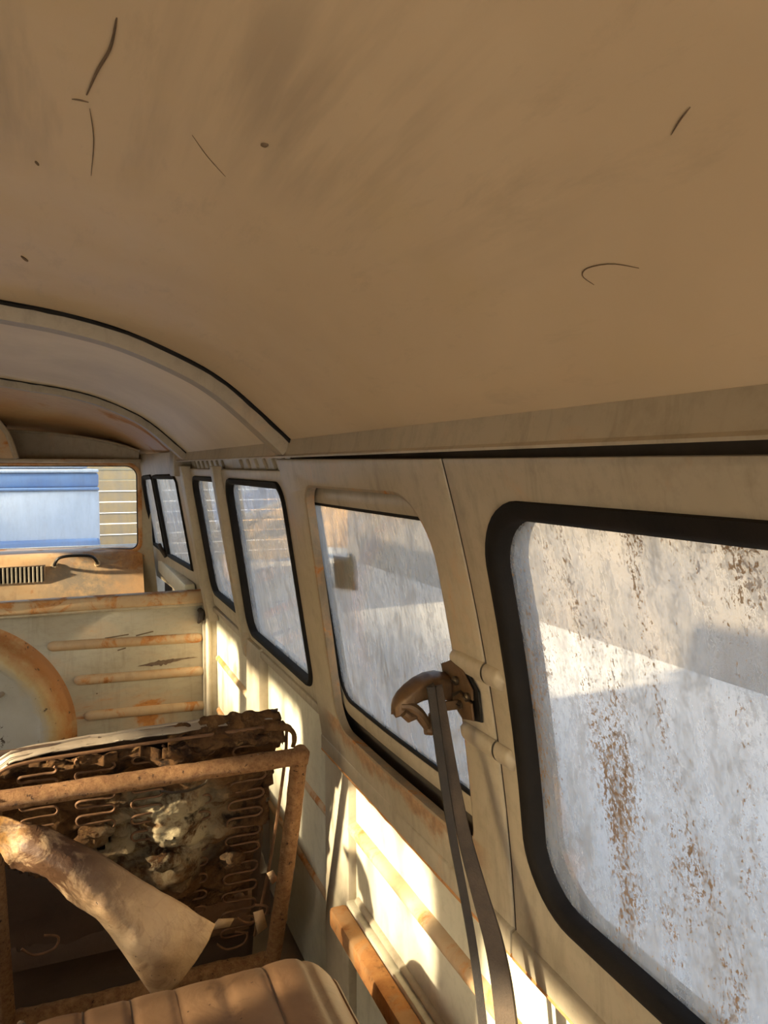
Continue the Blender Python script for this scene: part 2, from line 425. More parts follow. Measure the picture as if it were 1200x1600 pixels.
def seal_prof(wd, n0=.0):                   # rubber profile: flat band with a raised rounded lip
    return [(-wd * .55, n0 - .016), (-wd * .55, n0 + .002), (-wd * .3, n0 + .007), (wd * .05, n0 + .008), (wd * .35, n0 + .007), (wd * .5, n0 + .002), (wd * .5, n0 - .016)]

def side_wall(sg, vis):
    nm = 'right' if sg > 0 else 'left'
    root = struct(empty('wall_' + nm, (sg * .8, 1, 0)), 'cream painted inner side of the bus on the %s, with window pillars and rusty ribs' % nm, 'wall')
    f0 = side(sg); fin = side(sg, .016)
    # rear quarter skin with the near window, then the door skin, then the recessed skin farther forward
    plate('quarter_skin', [(Y_BACK, .575), (.7050, .575), (.7050, .62), (.7075, 1.128), (Y_BACK, 1.122)], [grow(W4, .006)], .016, side(sg, .008), M['wall'], root, .003, ZC)
    plate('door_skin', [(.7095, .575), (1.394, .575), (1.380, .79), (1.366, .95), (1.358, 1.07), (1.387, 1.133), (.712, 1.128), (.7095, .62)], [W3], .016, side(sg, .008), M['door' if sg > 0 else 'wall'], root, .004, ZC)
    plate('forward_skin', [(1.396, .645), (2.70, .655), (2.70, 1.112), (1.40, 1.112)], [grow(W2, .006), grow(W1, .006)], .012, side(sg, .022), M['wall'], root, .004, ZC)
    # outer skin behind, closes the cavities
    plate('outer_skin', [(Y_BACK, .0), (2.76, .0), (2.76, 1.20), (Y_BACK, 1.20)], [W4, grow(W3G, .001), W2, W1], .006, side(sg, .040), M['outer'], root, 0, [.1, .3, .5] + ZC)
    # belt flange strip and its rusted lower edge
    for (y0, y1) in ((Y_BACK, .7055), (.709, 1.392)):
        pts = [(sg * (.800 + o), y, z) for y in (y0, y1) for (o, z) in ((-.003, .5755), (-.0035, .603), (.004, .606), (.03, .5755))]
        MB().add(pts, [(0, 1, 2, 3), (7, 6, 5, 4), (0, 4, 5, 1), (1, 5, 6, 2), (2, 6, 7, 3), (3, 7, 4, 0)]).put('belt_flange', M['wall'], root, .0015)
        MB().tube([(sg * .8005, y0 + (y1 - y0) * i / 30, .5735 + .0012 * noise.noise(Vector((i * .9, 0, 3)))) for i in range(31)], .0038, 8, wob=.5).put('rusted_edge', M['rustpaint'], root)
    MB().box(*sorted((sg * .800, sg * .84)), 1.396, 2.66, .632, .650).put('belt_flange', M['wall'], root, .003)
    # lower panels (outer door skins) and their posts
    def panel(y0, y1, z1): MB().box(*sorted((sg * .819, sg * .827)), y0, y1, .02, z1).put('lower_panel', M['panel'], root, .001)
    panel(Y_BACK, 1.262, .60); panel(1.392, 1.93, .65); panel(2.04, 2.64, .65)
    def post(y0, y1, z0, z1, x=.800): MB().box(*sorted((sg * x, sg * .832)), y0, y1, z0, z1).put('post', M['wall'], root, .006)
    post(1.258, 1.392, .02, .574, .803); post(1.90, 2.045, .02, .655, .794); post(2.62, 2.70, .02, .70, .792)
    MB().box(*sorted((sg * .788, sg * .80)), 2.615, 2.63, .02, .66).put('post_bead', M['wall'], root, .004)
    # slanted window pillars standing proud of the skin
    def pillar(y0, y1, n):
        vs = [side(sg, 0)(y, z, k) for z in [.60 + .04 * i for i in range(14)] for (y, k) in ((y0, -.02), (y0 + .006, n), (y1 - .006, n), (y1, -.02))]
        fs = [(i * 4 + j, i * 4 + (j + 1) % 4, i * 4 + 4 + (j + 1) % 4, i * 4 + 4 + j) for i in range(13) for j in range(4)]
        MB().add(vs, fs + [(0, 1, 2, 3), (52, 53, 54, 55)]).put('pillar', M['wall'], root, .003)
    pillar(2.034, 2.088, .004); pillar(2.575, 2.66, .010)
    # ribs pressed into the lower panels
    bead((sg * .819, Y_BACK, .472), (sg * .819, 1.268, .472), .024, .018, (-sg, 0, 0), 8, .5).put('rib', M['rib'], root, smooth=60)
    for z in (.43, .255): bead((sg * .819, 1.395, z), (sg * .819, 1.90, z), .018, .008, (-sg, 0, 0)).put('rib', M['rib'], root, smooth=60)
    for z in (.47, .29): bead((sg * .819, 2.03, z), (sg * .819, 2.60, z), .022, .011, (-sg, 0, 0)).put('rib', M['rib'], root, smooth=60)
    # wide rusty ledge low on the wall
    MB().box(*sorted((sg * .768, sg * .80)), Y_BACK, 1.262, .300, .335).put('ledge', M['rustpaint'], root, .006)
    MB().box(*sorted((sg * .80, sg * .822)), Y_BACK, 1.262, .300, .340).put('ledge_backing', M['panel'], root, .004)
    bead((sg * .819, Y_BACK, .345), (sg * .819, 1.25, .345), .012, .010, (-sg, 0, 0)).put('rib', M['wall'], root, smooth=60)
    # strip with pressed notches under the gutter, above the forward windows
    plate('notched_strip', [(1.40, 1.106), (2.62, 1.106), (2.62, 1.140), (1.40, 1.140)], [], .004, side(sg, .034), M['wall'], root, 0)
    for i in range(15):
        y = 1.43 + i * .078
        if 1.86 < y < 1.98: continue
        bead(side(sg, .032)(y, 1.112, 0), side(sg, .030)(y + .02, 1.136, 0), .016, .006, (-sg, 0, 0), 6).put('notch', M['wall'], root, smooth=60)
    # pressed hinge covers across the door seam, split by the gap
    for z in (.897, .810):
        for (ya, yb) in ((.709, .792), (.672, .7055)):
            a, b = f0(ya, z, 0), f0(yb, z, 0)
            mb = MB(); n = 10; vs = []
            t = (b - a); L = t.length; t.normalize(); nr = Vector((-sg, 0, -.28)).normalized(); s_ = nr.cross(t)
            far = 1 if ya == .709 else 0
            for i in range(7):
                x = i / 6; e = (1 - x if far else x)
                k = math.sqrt(max(.02, 1 - max(0, 1 - e * 4) ** 2))
                for j in range(n + 1):
                    an = math.pi * j / n
                    vs.append(a + t * (L * x) + s_ * (math.cos(an) * .0125 * k) + nr * (math.sin(an) * .0085 * k - .001))
            mb.add(vs, [(i * (n + 1) + j, i * (n + 1) + j + 1, (i + 1) * (n + 1) + j + 1, (i + 1) * (n + 1) + j) for i in range(6) for j in range(n)])
            mb.put('hinge_cover', M['wall'], root, smooth=60)
    MB().add([f0(y, z, -.0032) for z in [.575 + .0553 * i for i in range(11)] for y in (.7035, .7135)], [(2 * i, 2 * i + 1, 2 * i + 3, 2 * i + 2) for i in range(10)]).put('seam_shade_strip', M['dark'], root, solid=.001)  # dark strip painting the shade inside the door seam gap
    return root
wr = side_wall(1, True)
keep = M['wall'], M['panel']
M['wall'] = M['panel'] = M['brown']          # unseen left side darkened to cut light bounced across
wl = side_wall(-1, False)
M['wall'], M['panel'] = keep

def window(num, sg, loop, seal_w, off, gm, label, seal=True):
    root = struct(empty('window_%d' % num, side(sg)(sum(p[0] for p in loop) / len(loop), min(p[1] for p in loop), 0)), label, 'window')
    dl = densify(loop, .05)
    if seal: ring('rubber_seal', dl, seal_prof(seal_w), side(sg, off), M['rubber'], root)
    plate('glass', grow(loop, .004), [], .004, side(sg, off + .013), gm, root, 0, ZC)
    return root
def sash_window(num, sg, gm, label):
    root = struct(empty('window_%d' % num, side(sg)(1.0, .70, 0)), label, 'window')
    dl = densify(W3G, .05)
    ring('sash', dl, [(-.004, -.006), (-.004, .005), (.004, .007), (.020, .006), (.024, .002), (.024, -.008)], side(sg, .027), M['wall'], root)
    ring('rubber_seal', densify(grow(W3G, -.004), .05), [(-.006, -.003), (-.005, .003), (.0, .004), (.002, -.004)], side(sg, .027), M['rubber'], root)
    ring('frame_lip', densify(grow(W3, .001), .04), [(-.003, -.010), (-.003, .004), (.004, .006), (.008, .002), (.006, -.010)], side(sg, .006), M['lip'], root)
    plate('glass', grow(W3G, .004), [], .004, side(sg, .029), gm, root, 0, ZC)
    if sg > 0:
        st = plate('sticker', [(1.252, .910), (1.232, .968), (1.150, .974), (1.148, .981), (1.128, .982), (1.120, .974), (1.134, .922)], [], .0006, side(sg, .0325), M['paper'], root, 0, ZC)
    return root
for sg, base, sd in ((1, 1, 'right'), (-1, 5, 'left')):
    g = (lambda k: M[k]) if sg > 0 else (lambda k: M['g_left'])
    window(base, sg, W4, .018, .004, g('g_near'), {1: 'large dirty side window speckled brown, thick black rubber seal, nearest the camera', -1: 'left side window opposite the large speckled one, nearest the rear'}[sg])
    sash_window(base + 1, sg, g('g_mid'), {1: 'streaked dusty door window with a rusty sash, behind the latch and straps', -1: 'left side window with a rusty sash, second from the rear'}[sg])
    window(base + 2, sg, W2, .014, .018, g('g_far'), {1: 'dusty side window with slim black seal between the rusty-sash window and the narrowest-looking far window', -1: 'left side window, second behind the partition'}[sg])
    window(base + 3, sg, W1, .014, .018, g('g_far'), {1: 'foreshortened dusty side window right behind the partition', -1: 'left side window right behind the partition'}[sg])

# ------------------------------------------------------------------ roof
HALF = [(0, 1.386), (.14, 1.379), (.269, 1.362), (.355, 1.350), (.447, 1.328), (.544, 1.288), (.600, 1.255), (.650, 1.214), (.690, 1.178), (.712, 1.158)]
PROF = cr([(-x, z, 0) for x, z in reversed(HALF[1:])] + [(x, z, 0) for x, z in HALF], 72)
def roof_pts(y, drop, k=1.0):
    out = []
    m = len(PROF)
    for i, p in enumerate(PROF):
        a, b = PROF[max(i - 1, 0)], PROF[min(i + 1, m - 1)]
        t = (b - a).normalized(); nx, nz = -t.y, t.x
        z = 1.158 + (p.y - 1.158) * k
        out.append((p.x - nx * drop, y, z - nz * drop))
    return out
def shell(sections, drop_in, thick):
    """sections: (y, k). closed sheet following the roof curve"""
    mb = MB(); m = len(PROF)
    rows_i = [roof_pts(y, drop_in, k) for y, k in sections]; rows_o = [roof_pts(y, drop_in - thick, k) for y, k in sections]
    s = len(sections)
    vs = [p for r_ in rows_i for p in r_] + [p for r_ in rows_o for p in r_]
    o = s * m; fs = []
    for i in range(s - 1):
        for j in range(m - 1):
            a = i * m + j; fs.append((a, a + 1, a + m + 1, a + m)); fs.append((o + a, o + a + m, o + a + m + 1, o + a + 1))
        fs.append((i * m, (i + 1) * m, o + (i + 1) * m, o + i * m)); e = i * m + m - 1
        fs.append((e, o + e, o + e + m, e + m))
    for j in range(m - 1):
        fs.append((j, o + j, o + j + 1, j + 1)); a = (s - 1) * m + j; fs.append((a, a + 1, o + a + 1, o + a))
    return mb.add(vs, fs)
ceil = struct(empty('ceiling', (0, 1, 1.386)), 'curved tan painted metal headliner with scratches and smeared finger marks', 'ceiling')
shell([(Y_BACK + .1 * i, 1) for i in range(20)] + [(1.232, 1), (1.262, 1)], 0, .008).put('rear_roof_panel', M['ceil'], ceil, smooth=40)
shell([(1.278 + .1 * i, 1) for i in range(13)], .002, .008).put('middle_roof_panel', M['ceil2'], ceil, smooth=40)
shell([(2.50, 1), (2.62, 1)] + [(2.7 + .1 * i, 1 - .48 * (i / 11) ** 1.4) for i in range(12)], -.004, .008).put('cab_roof_panel', M['cabroof'], ceil, smooth=40)
shell([(Y_BACK, 1), (1.2, 1), (2.6, 1)] + [(2.7 + .1 * i, 1 - .48 * (i / 13) ** 1.6) for i in range(14)], -.045, .01).put('outer_roof_skin', M['shell'], ceil, smooth=40)
def bow(n, y0, y1, drop, label):
    sec = [(y0, 0), (y0 + .004, drop), (y1 - .010, drop * .9), (y1, drop * .35)]
    m = len(PROF); vs = []
    for y, d_ in sec: vs += roof_pts(y, d_)
    for y, d_ in ((y1, -.006), (y0, -.006)): vs += roof_pts(y, d_)
    s = 6
    fs = [(i * m + j, i * m + j + 1, ((i + 1) % s) * m + j + 1, ((i + 1) % s) * m + j) for i in range(s) for j in range(m - 1)]
    fs += [tuple(i * m for i in range(s)), tuple(i * m + m - 1 for i in range(s))]
    root = struct(MB().add(vs, fs).put('trim_%d' % n, M['bow'], None, smooth=35), label, 'roof bow')
    MB().tube([(x, y, z) for x, y, z in roof_pts(y0 - .004, .002)], .0036, 8, wob=.4).put('gap_shade_strip', M['rubber'], root)  # black tube stands in for shade in the gap behind the bow
    return root
bow(1, 1.272, 1.345, .026, 'tan roof bow with black shade strip along its gap, the nearer of the two arches')
bow(2, 2.47, 2.56, .024, 'tan roof bow over the partition, the farther of the two arches')
for (x, z_) in ((.20, 0), (.36, 0)):
    i = min(range(len(PROF)), key=lambda j: abs(PROF[j].x - x))
    p = roof_pts(2.546, .006)[i]
    MB().tube([Vector(p), Vector(p) + Vector((0, .010, -.004))], .006, 8).put('bow_clip', M['iron'], bpy.data.objects['trim_2'])

def on_roof(x, y, d=.0006):
    q = min(range(len(PROF) - 1), key=lambda j: 0 if PROF[j].x <= x <= PROF[j + 1].x else 1)
    a, b = PROF[q], PROF[q + 1]; t = (x - a.x) / (b.x - a.x)
    return Vector((x, y, a.y + (b.y - a.y) * t - d))

for sg in (1, -1):
    g = MB().box(*sorted((sg * .690, sg * .80)), 2.655, 2.775, 1.085, 1.185).put('trim_%d' % (5 if sg > 0 else 6), M['bow'], None, .006)
    struct(g, 'brown corner gusset between roof rail and cab on the %s' % ('right' if sg > 0 else 'left'), 'gusset')
# gutter rails at the foot of the roof
def rail(n, sg, label):
    prof = [(.7135, 1.168), (.7045, 1.1645), (.7005, 1.145), (.699, 1.1395), (.6955, 1.1365), (.6955, 1.1340), (.7015, 1.1345), (.706, 1.137), (.735, 1.137), (.735, 1.168)]
    ys = [Y_BACK, 0, .5, 1, 1.5, 2, 2.5, 2.66]; m = len(prof)
    vs = [(sg * x, y, z) for y in ys for x, z in prof]
    fs = [(i * m + j, i * m + (j + 1) % m, (i + 1) * m + (j + 1) % m, (i + 1) * m + j) for i in range(len(ys) - 1) for j in range(m)]
    fs += [tuple(range(m)), tuple((len(ys) - 1) * m + j for j in range(m))]
    struct(MB().add(vs, fs).put('trim_%d' % n, M['wall'], None, smooth=30), label, 'rail')
rail(3, 1, 'long cream rail with a rolled lip running above the right windows')
rail(4, -1, 'long cream rail with a rolled lip running above the left windows')

# scratches and specks on the headliner
def scratch(pts, r, name='scratch'):
    c = cr([(x, y, 0) for x, y in pts], 14)
    MB().tube([on_roof(p.x, p.y) for p in c], [r * (.35 + .65 * math.sin(math.pi * (i + .5) / 15)) for i in range(15)], 5).put(name, M['mark'], ceil)
for pts, r_ in (([(.3795, .4211), (.3781, .4513), (.3728, .4817), (.3679, .5176)], .0010), ([(.3597, .5309), (.3641, .5285), (.3692, .5271)], .0006),
                ([(.636, .3332), (.6299, .3482), (.6279, .3664), (.6306, .3746), (.6366, .3716)], .0004), ([(.5858, .2464), (.5881, .2544), (.5913, .2629)], .0004),
                ([(.4308, .5157), (.4447, .5374), (.4593, .5533)], .0003), ([(.3702, .5354), (.3741, .5835), (.3745, .6533)], .0004),
                ([(.3108, .9708), (.3137, .9797), (.3166, .9885)], .0020), ([(.4681, .4837), (.4696, .4814), (.4711, .4792)], .0016),
                ([(.335, .6593), (.336, .6625), (.3371, .6657)], .0012)):
    scratch(pts, r_)

# ------------------------------------------------------------------ floor, rear frame
struct(MB().box(-.87, .87, Y_BACK, 3.9, -.03, 0).put('floor', M['floor'], None), 'dirty dark metal floor of the bus under the benches', 'floor')
rear = plate('wall_rear', [(-.86, 0), (.86, 0), (.80, .6), (.77, 1.15), (.62, 1.30), (0, 1.42), (-.62, 1.30), (-.77, 1.15), (-.80, .6)],
             [rrect(-.66, .66, .10, 1.24, .12)], .03, lambda a, b, n: Vector((a, Y_BACK - .016 + n, b)), M['wall'])
struct(rear, 'cream frame of the open rear hatch behind the camera', 'wall')

# ------------------------------------------------------------------ partition behind the cab
YP = 2.70
part = struct(empty('wall_partition', (0, YP, 0)), 'half-height cream partition with rusty ribs and round spare wheel well', 'wall')
MB().box(-.80, .80, YP, YP + .02, 0, .66).put('partition_panel', M['part'], part, .002)
MB().box(-.80, .795, YP - .022, YP + .03, .645, .688).put('top_rail', M['rib'], part, .008, 3)
MB().box(-.80, .795, YP - .016, YP + .0, .636, .648).put('rail_lip', M['wall'], part, .003)
for (xa, za, xb, zb) in ((.285, .533, .785, .520), (.362, .412, .79, .402), (.392, .289, .795, .278)):
    bead((xa, YP, za), (xb, YP, zb), .034, .013, (0, -1, 0), 10).put('rib', M['rib'], part, smooth=60)
MB().box(.783, .80, YP - .012, YP, .02, .64).put('edge_flange', M['wall'], part, .004)
# drum of the spare wheel well
prof = [(.400, 0), (.385, -.004), (.372, -.018), (.358, -.042), (.338, -.058), (.315, -.062), (.300, -.058), (.290, -.050), (.2, -.050), (.1, -.050), (.001, -.050)]
def drum(i, j):
    a = 2 * math.pi * i; k = j * (len(prof) - 1); q = min(int(k), len(prof) - 2); f = k - q
    r_ = prof[q][0] * (1 - f) + prof[q + 1][0] * f; d_ = prof[q][1] * (1 - f) + prof[q + 1][1] * f
    return (-.03 + r_ * math.cos(a), YP + d_, .245 + max(r_ * math.sin(a), -.24))
def drum_mat():
    k = N('wheel_well_paint'); p = k.pos()
    d = k.n('VectorMath', operation='DISTANCE'); k.set(d.inputs[0], k.co.outputs['Object']); d.inputs[1].default_value = (-.03, YP - .04, .245)
    rr = k.math('ADD', d.outputs['Value'], k.math('MULTIPLY', k.math('SUBTRACT', k.noise(9, 6, .7, p), .5), .10))
    c = k.mix(k.ramp(k.noise(4, 6, .6, p), .4, .7), (.52, .49, .41), (.40, .35, .26))
    c = k.mix(k.ramp(rr, .285, .335), c, (.52, .38, .18))
    c = k.mix(k.math('MULTIPLY', k.ramp(rr, .325, .37), k.ramp(k.noise(6, 6, .7, p), .3, .5)), c, (.40, .17, .05))
    c = k.mix(k.ramp(k.noise(24, 8, .75, p), .60, .64), c, (.07, .04, .02))
    return k.bsdf(c, .6, 0, k.bump(k.noise(60, 6, .7, p), .3, .003))
M['drum'] = drum_mat()
MB().grid(96, 40, drum).put('spare_wheel_well', M['drum'], part, smooth=60, merge=1e-5)
bead((-.12, YP - .050, .20), (.235, YP - .050, .192), .022, .010, (0, -1, 0)).put('rib', M['part'], part, smooth=60)
bead((.10, YP - .050, .375), (.16, YP - .050, .41), .018, .010, (0, -1, 0)).put('welded_tab', M['strip'], part, smooth=60)
gx = [.565 + .20 * i / 26 for i in range(27)]
gu = [(x, .441 + .012 * (x - .565) / .2 + .010 * math.sin(math.pi * (x - .565) / .2) * (.5 + .9 * abs(noise.noise(Vector((x * 70, 1, 0)))))) for x in gx]
gl = [(x, .440 + .012 * (x - .565) / .2 - .012 * math.sin(math.pi * min(1, (x - .565) / .15)) * (.4 + .9 * abs(noise.noise(Vector((x * 60, 5, 0)))))) for x in gx]
plate('paint_gouge', gl + gu[::-1][1:-1], [], .002, lambda a, b, n: Vector((a, YP - .0012 + n, b)), M['gouge'], part, 0)
for (xa, za, xb, zb) in ((.46, .545, .54, .552), (.56, .545, .62, .556), (.48, .512, .56, .53), (.50, .500, .53, .507), (.42, .40, .43, .404), (.43, .36, .437, .362)):
    bead((xa, YP, za), (xb, YP, zb), .006, .0015, (0, -1, 0), 4).put('paint_chip', M['mark'], part)
MB().tube([(.775, YP - .002, .62), (.782, YP - .016, .612), (.776, YP - .018, .59), (.768, YP - .008, .575)], [.010, .013, .011, .004], 8, wob=.6).put('rust_blister', M['iron'], part)

# ------------------------------------------------------------------ cab
def cab_tap(y): return .055 * max(0, y - 2.72)
front = struct(empty('wall_front', (0, 3.8, 0)), 'cream windscreen surround with rusty dash below it', 'wall')
def wsf(a, b, n): return Vector((a, 3.88 - .22 * (a / .66) ** 2 - .06 * (b - .75) + n, b))
XC = [-.7 + .1 * i for i in range(15)]
WS = rrect(-.655, .655, .738, 1.122, (.035, .035, .05, .05))
plate('windscreen_surround', [(-.735, .50), (.735, .50), (.712, .80), (.700, 1.17), (.64, 1.225), (.35, 1.27), (0, 1.30), (-.35, 1.27), (-.64, 1.225), (-.700, 1.17), (-.712, .80)],
      [WS], .02, wsf, M['wall'], front, .004, XC, 0)
ring('windscreen_lip', densify(grow(WS, .004), .05), [(-.006, .004), (-.004, -.012), (.004, -.016), (.012, -.012), (.012, .004)], wsf, M['dash'], front)
wsw = struct(empty('window_9', (0, 3.8, .74)), 'wide windscreen with the blue vehicle outside', 'window')
plate('glass', grow(WS, .004), [], .004, wsf, M['g_wind'], wsw, 0, XC, 0)
ring('rubber_seal', densify(WS, .05), [(-.005, .006), (-.004, -.004), (.004, -.006), (.006, .006)], wsf, M['rubber'], wsw)
# arched panel over the windscreen
top = [(.655, 1.150), (.655, 1.185), (.60, 1.205), (.52, 1.228), (.42, 1.247), (.30, 1.262), (.15, 1.272), (0, 1.276)]
hd = [(x, z) for x, z in top] + [(-x, z) for x, z in reversed(top[:-1])]
plate('header_panel', hd, [], .016, lambda a, b, n: Vector((a, 3.70 - .16 * (a / .66) ** 2 + n, b)), M['wall'], front, .003, XC, 0)
MB().tube([Vector((x, 3.69 - .16 * (x / .66) ** 2, z)) for x, z in hd[1:-1]], .006, 8).put('header_lip', M['wall'], front)
MB().box(-.66, .66, 3.50, 3.75, 1.135, 1.150).put('header_shelf', M['wall'], front, .003)
# overhead air box
vb = tag(empty('air_vent_box', (0, 3.5, 1.15)), 'tan overhead air box with dark opening on the cab ceiling', 'air vent')
plate('box_face', [(-.17, 1.150), (.165, 1.150), (.150, 1.20), (.135, 1.25), (.09, 1.315), (-.09, 1.315), (-.14, 1.25)], [rrect(-.12, .105, 1.165, 1.262, .01)], .012,
      lambda a, b, n: Vector((a, 3.43 - n, b)), M['rib'], vb, .002)
MB().tube([(.172, 3.43, 1.15), (.158, 3.43, 1.20), (.142, 3.43, 1.25), (.10, 3.43, 1.31)], .012, 8).put('rolled_edge', M['wall'], vb)
MB().box(-.14, .13, 3.445, 3.62, 1.155, 1.29).put('box_shade_fill', M['dark'], vb)  # dark block standing in for the shade inside the opening
# dash with louvres and grab handle
def dashf(z): return 3.58 + (z - .55) * .35
dz = [(.50, 0), (.55, 0), (.66, 0), (.715, 0), (.735, .02), (.742, .10), (.742, .22)]
def dash_flake():
    m = M['dash']; t = m.node_tree; b = next(n for n in t.nodes if n.type == 'BSDF_PRINCIPLED'); old = b.inputs['Base Color'].links[0].from_socket
    k = N.__new__(N); k.m = m; k.t = t; k.co = next(n for n in t.nodes if n.type == 'TEX_COORD')
    reg = k.sphere((.43, 3.61, .62), .24)
    c = k.mix(k.math('MULTIPLY', reg, k.ramp(k.noise(11, 9, .75), .36, .52)), old, (.26, .20, .14))
    t.links.new(c, b.inputs['Base Color'])
dash_flake()
MB().grid(14, len(dz) - 1, lambda u, v: (-.69 + 1.36 * u, dashf(min(dz[round(v * (len(dz) - 1))][0], .735)) + dz[round(v * (len(dz) - 1))][1], dz[round(v * (len(dz) - 1))][0])).put('dash_panel', M['dash'], front, smooth=40)
gr = tag(empty('dash_grille', (.16, 3.6, .62)), 'slotted vent grille on the rusty dash', 'grille')
MB().box(.035, .265, dashf(.65) - .008, dashf(.65) + .01, .612, .694).put('grille_plate', M['dash'], gr, .003)
for i in range(13):
    x = .048 + i * .0165
    MB().box(x, x + .0075, dashf(.65) - .017, dashf(.65) - .006, .620, .688).put('slat', M['wall'], gr, .001, 1)
MB().box(.042, .258, dashf(.65) - .0095, dashf(.65) - .007, .618, .690).put('slot_backing', M['dark'], gr)
hx = [(.300, 3.625, .684), (.304, 3.60, .700), (.320, 3.588, .722), (.36, 3.585, .730), (.42, 3.585, .729), (.455, 3.588, .722), (.472, 3.60, .700), (.476, 3.625, .684)]
gh = tag(empty('grab_handle', (.39, 3.63, .684)), 'black looped grab handle on the dash', 'handle')
MB().tube(cr(hx, 28), .0065, 10).put('bar', M['blackmetal'], gh)
for x in (.300, .476): MB().tube([(x, 3.618, .690), (x, 3.640, .678)], [.013, .015], 12).put('foot', M['rib'], gh)
# cab doors
for sg, n, sd in ((1, 1, 'right'), (-1, 2, 'left')):
    dr = struct(empty('door_%d' % n, (sg * .8, 3.2, 0)), 'cab door on the %s with quarter light and dusty glass' % sd, 'door')
    fc = side(sg, .01, cab_tap)
    v1 = [(3.33, .750), (3.64, .765), (3.60, 1.04), (3.575, 1.068), (3.35, 1.075), (3.33, 1.06)]
    v2 = [(2.80, .748), (3.285, .748), (3.285, 1.075), (2.83, 1.082), (2.80, 1.06)]
    plate('door_skin', [(2.72, .60), (3.74, .60), (3.72, .76), (3.665, 1.17), (2.72, 1.17)], [v1, v2], .02, fc, M['wall'], dr, .003, ZC)
    MB().box(*sorted((sg * .76, sg * .80)), 2.72, 3.70, .0, .50).put('door_panel', M['panel'], dr, .004)
    MB().box(*sorted((sg * .735, sg * .775)), 2.78, 3.62, .635, .700).put('door_sill_box', M['panel'], dr, .010)
    plate('door_outer_skin', [(2.72, 0), (3.84, 0), (3.80, .72), (2.72, .72)], [], .006, side(sg, .05, cab_tap), M['outer'], dr, 0, [.6, .66])
    for lp, nm in ((v1, 'quarter_light'), (v2, 'door_glass')):
        g = plate(nm, lp, [], .004, fc, M['g_far' if sg > 0 else 'g_left'], dr, 0, ZC)
        ring('rubber_seal', densify(lp, .06), [(-.010, .0), (-.008, .014), (.004, .017), (.010, .010), (.010, 0)], fc, M['rubber'], dr)
    MB().tube([fc(3.30, .74, .018), fc(3.31, .77, .03), fc(3.335, .79, .03)], .008, 8).put('quarter_light_catch', M['iron'], dr)
MB().box(-.80, .80, 3.90, 3.93, 0, .74).put('nose_skin', M['shell'], front)

# ------------------------------------------------------------------ torn bench backrest
bk = tag(empty('torn_bench_backrest', (.48, 1.4, 0)), 'rusty tube bench backrest with torn vinyl, bare springs and rotten padding', 'bench seat')
P0 = Vector((0, 1.405, .165)); P1 = Vector((0, 1.250, .622))
DW = P1 - P0; NW = Vector((0, DW.z, -DW.y)).normalized()        # NW points forward, away from the camera
def BP(x, w_, n=0.): return Vector((x, 0, 0)) + P0 + DW * w_ + NW * n
topbar = [BP(.235 + .482 * i / 40, 1.0) for i in range(41)]
MB().tube(topbar, .0150, 14, wob=.10).put('top_tube', M['tube'], bk)
MB().tube([BP(.712 - .012 * (1 - i / 30) ** 2, i / 30 * .985 + .0) for i in range(31)], .0150, 14, wob=.10).put('side_tube', M['tube'], bk)
MB().tube([BP(.712, .975), BP(.713, 1.015), BP(.712, 1.035)], [.0162, .0165, .010], 14).put('corner_cap', M['tube'], bk)
MB().tube([BP(.238, 1.03), BP(.236, .96), BP(.236, .9), BP(.238, .0)], [.013, .017, .015, .015], 12, wob=.15).put('side_tube', M['tube'], bk)
MB().tube([BP(.235 + .47 * i / 40, .015 + .006 * math.sin(i * .3)) for i in range(41)], .0165, 12, wob=.25).put('bottom_tube', M['tube'], bk)
for x in (.238, .70): MB().tube([BP(x, .0), Vector((x, 1.43, .0))], .015, 10).put('leg', M['tube'], bk)
# rotten padding: a lumpy slab with ragged outline
def fbm(p, s): return noise.fractal(Vector(p) * s, 1.0, 2.0, 5)
def coir():
    nx, nw = 110, 100; bm = bmesh.new(); vs = {}
    for i in range(nx + 1):
        for j in range(nw + 1):
            x = .222 + .478 * i / nx; w_ = .05 + 1.00 * j / nw
            n = .068 + .022 * fbm((x, w_, 0), 9) + .007 * fbm((x, w_, 4), 34) - .022 * max(0, 1 - ((x - .52) / .05) ** 2)
            vs[i, j] = bm.verts.new(BP(x, w_, n - .02 * max(0, w_ - .92) * 8))
    def keep(i, j):
        x = i / nx; w_ = .05 + 1.00 * j / nw; e = .035 * fbm((x * .5, w_ * .5, 9), 14)
        if x > .985 - .10 * (1 - w_) + e * .7: return False
        if w_ > 1.0 + .045 * x + e: return False
        if w_ < .24 + e * 1.5 and x > .70 + e: return False          # eaten away low on the right
        if w_ < .62 - .62 * x + e and x < .62: return False            # open lower left
        if fbm((x, w_, 3), 7) > .62: return False
        return True
    for i in range(nx):
        for j in range(nw):
            if keep(i, j): bm.faces.new((vs[i, j], vs[i + 1, j], vs[i + 1, j + 1], vs[i, j + 1]))
    for v in [v for v in bm.verts if not v.link_faces]: bm.verts.remove(v)
    bmesh.ops.recalc_face_normals(bm, faces=bm.faces[:])
    me = bpy.data.meshes.new('m'); bm.to_mesh(me); bm.free(); return me
pad = link('padding', coir(), M['coir'], bk, 60)
md = pad.modifiers.new('thickness', 'SOLIDIFY'); md.thickness = .016; md.offset = 1
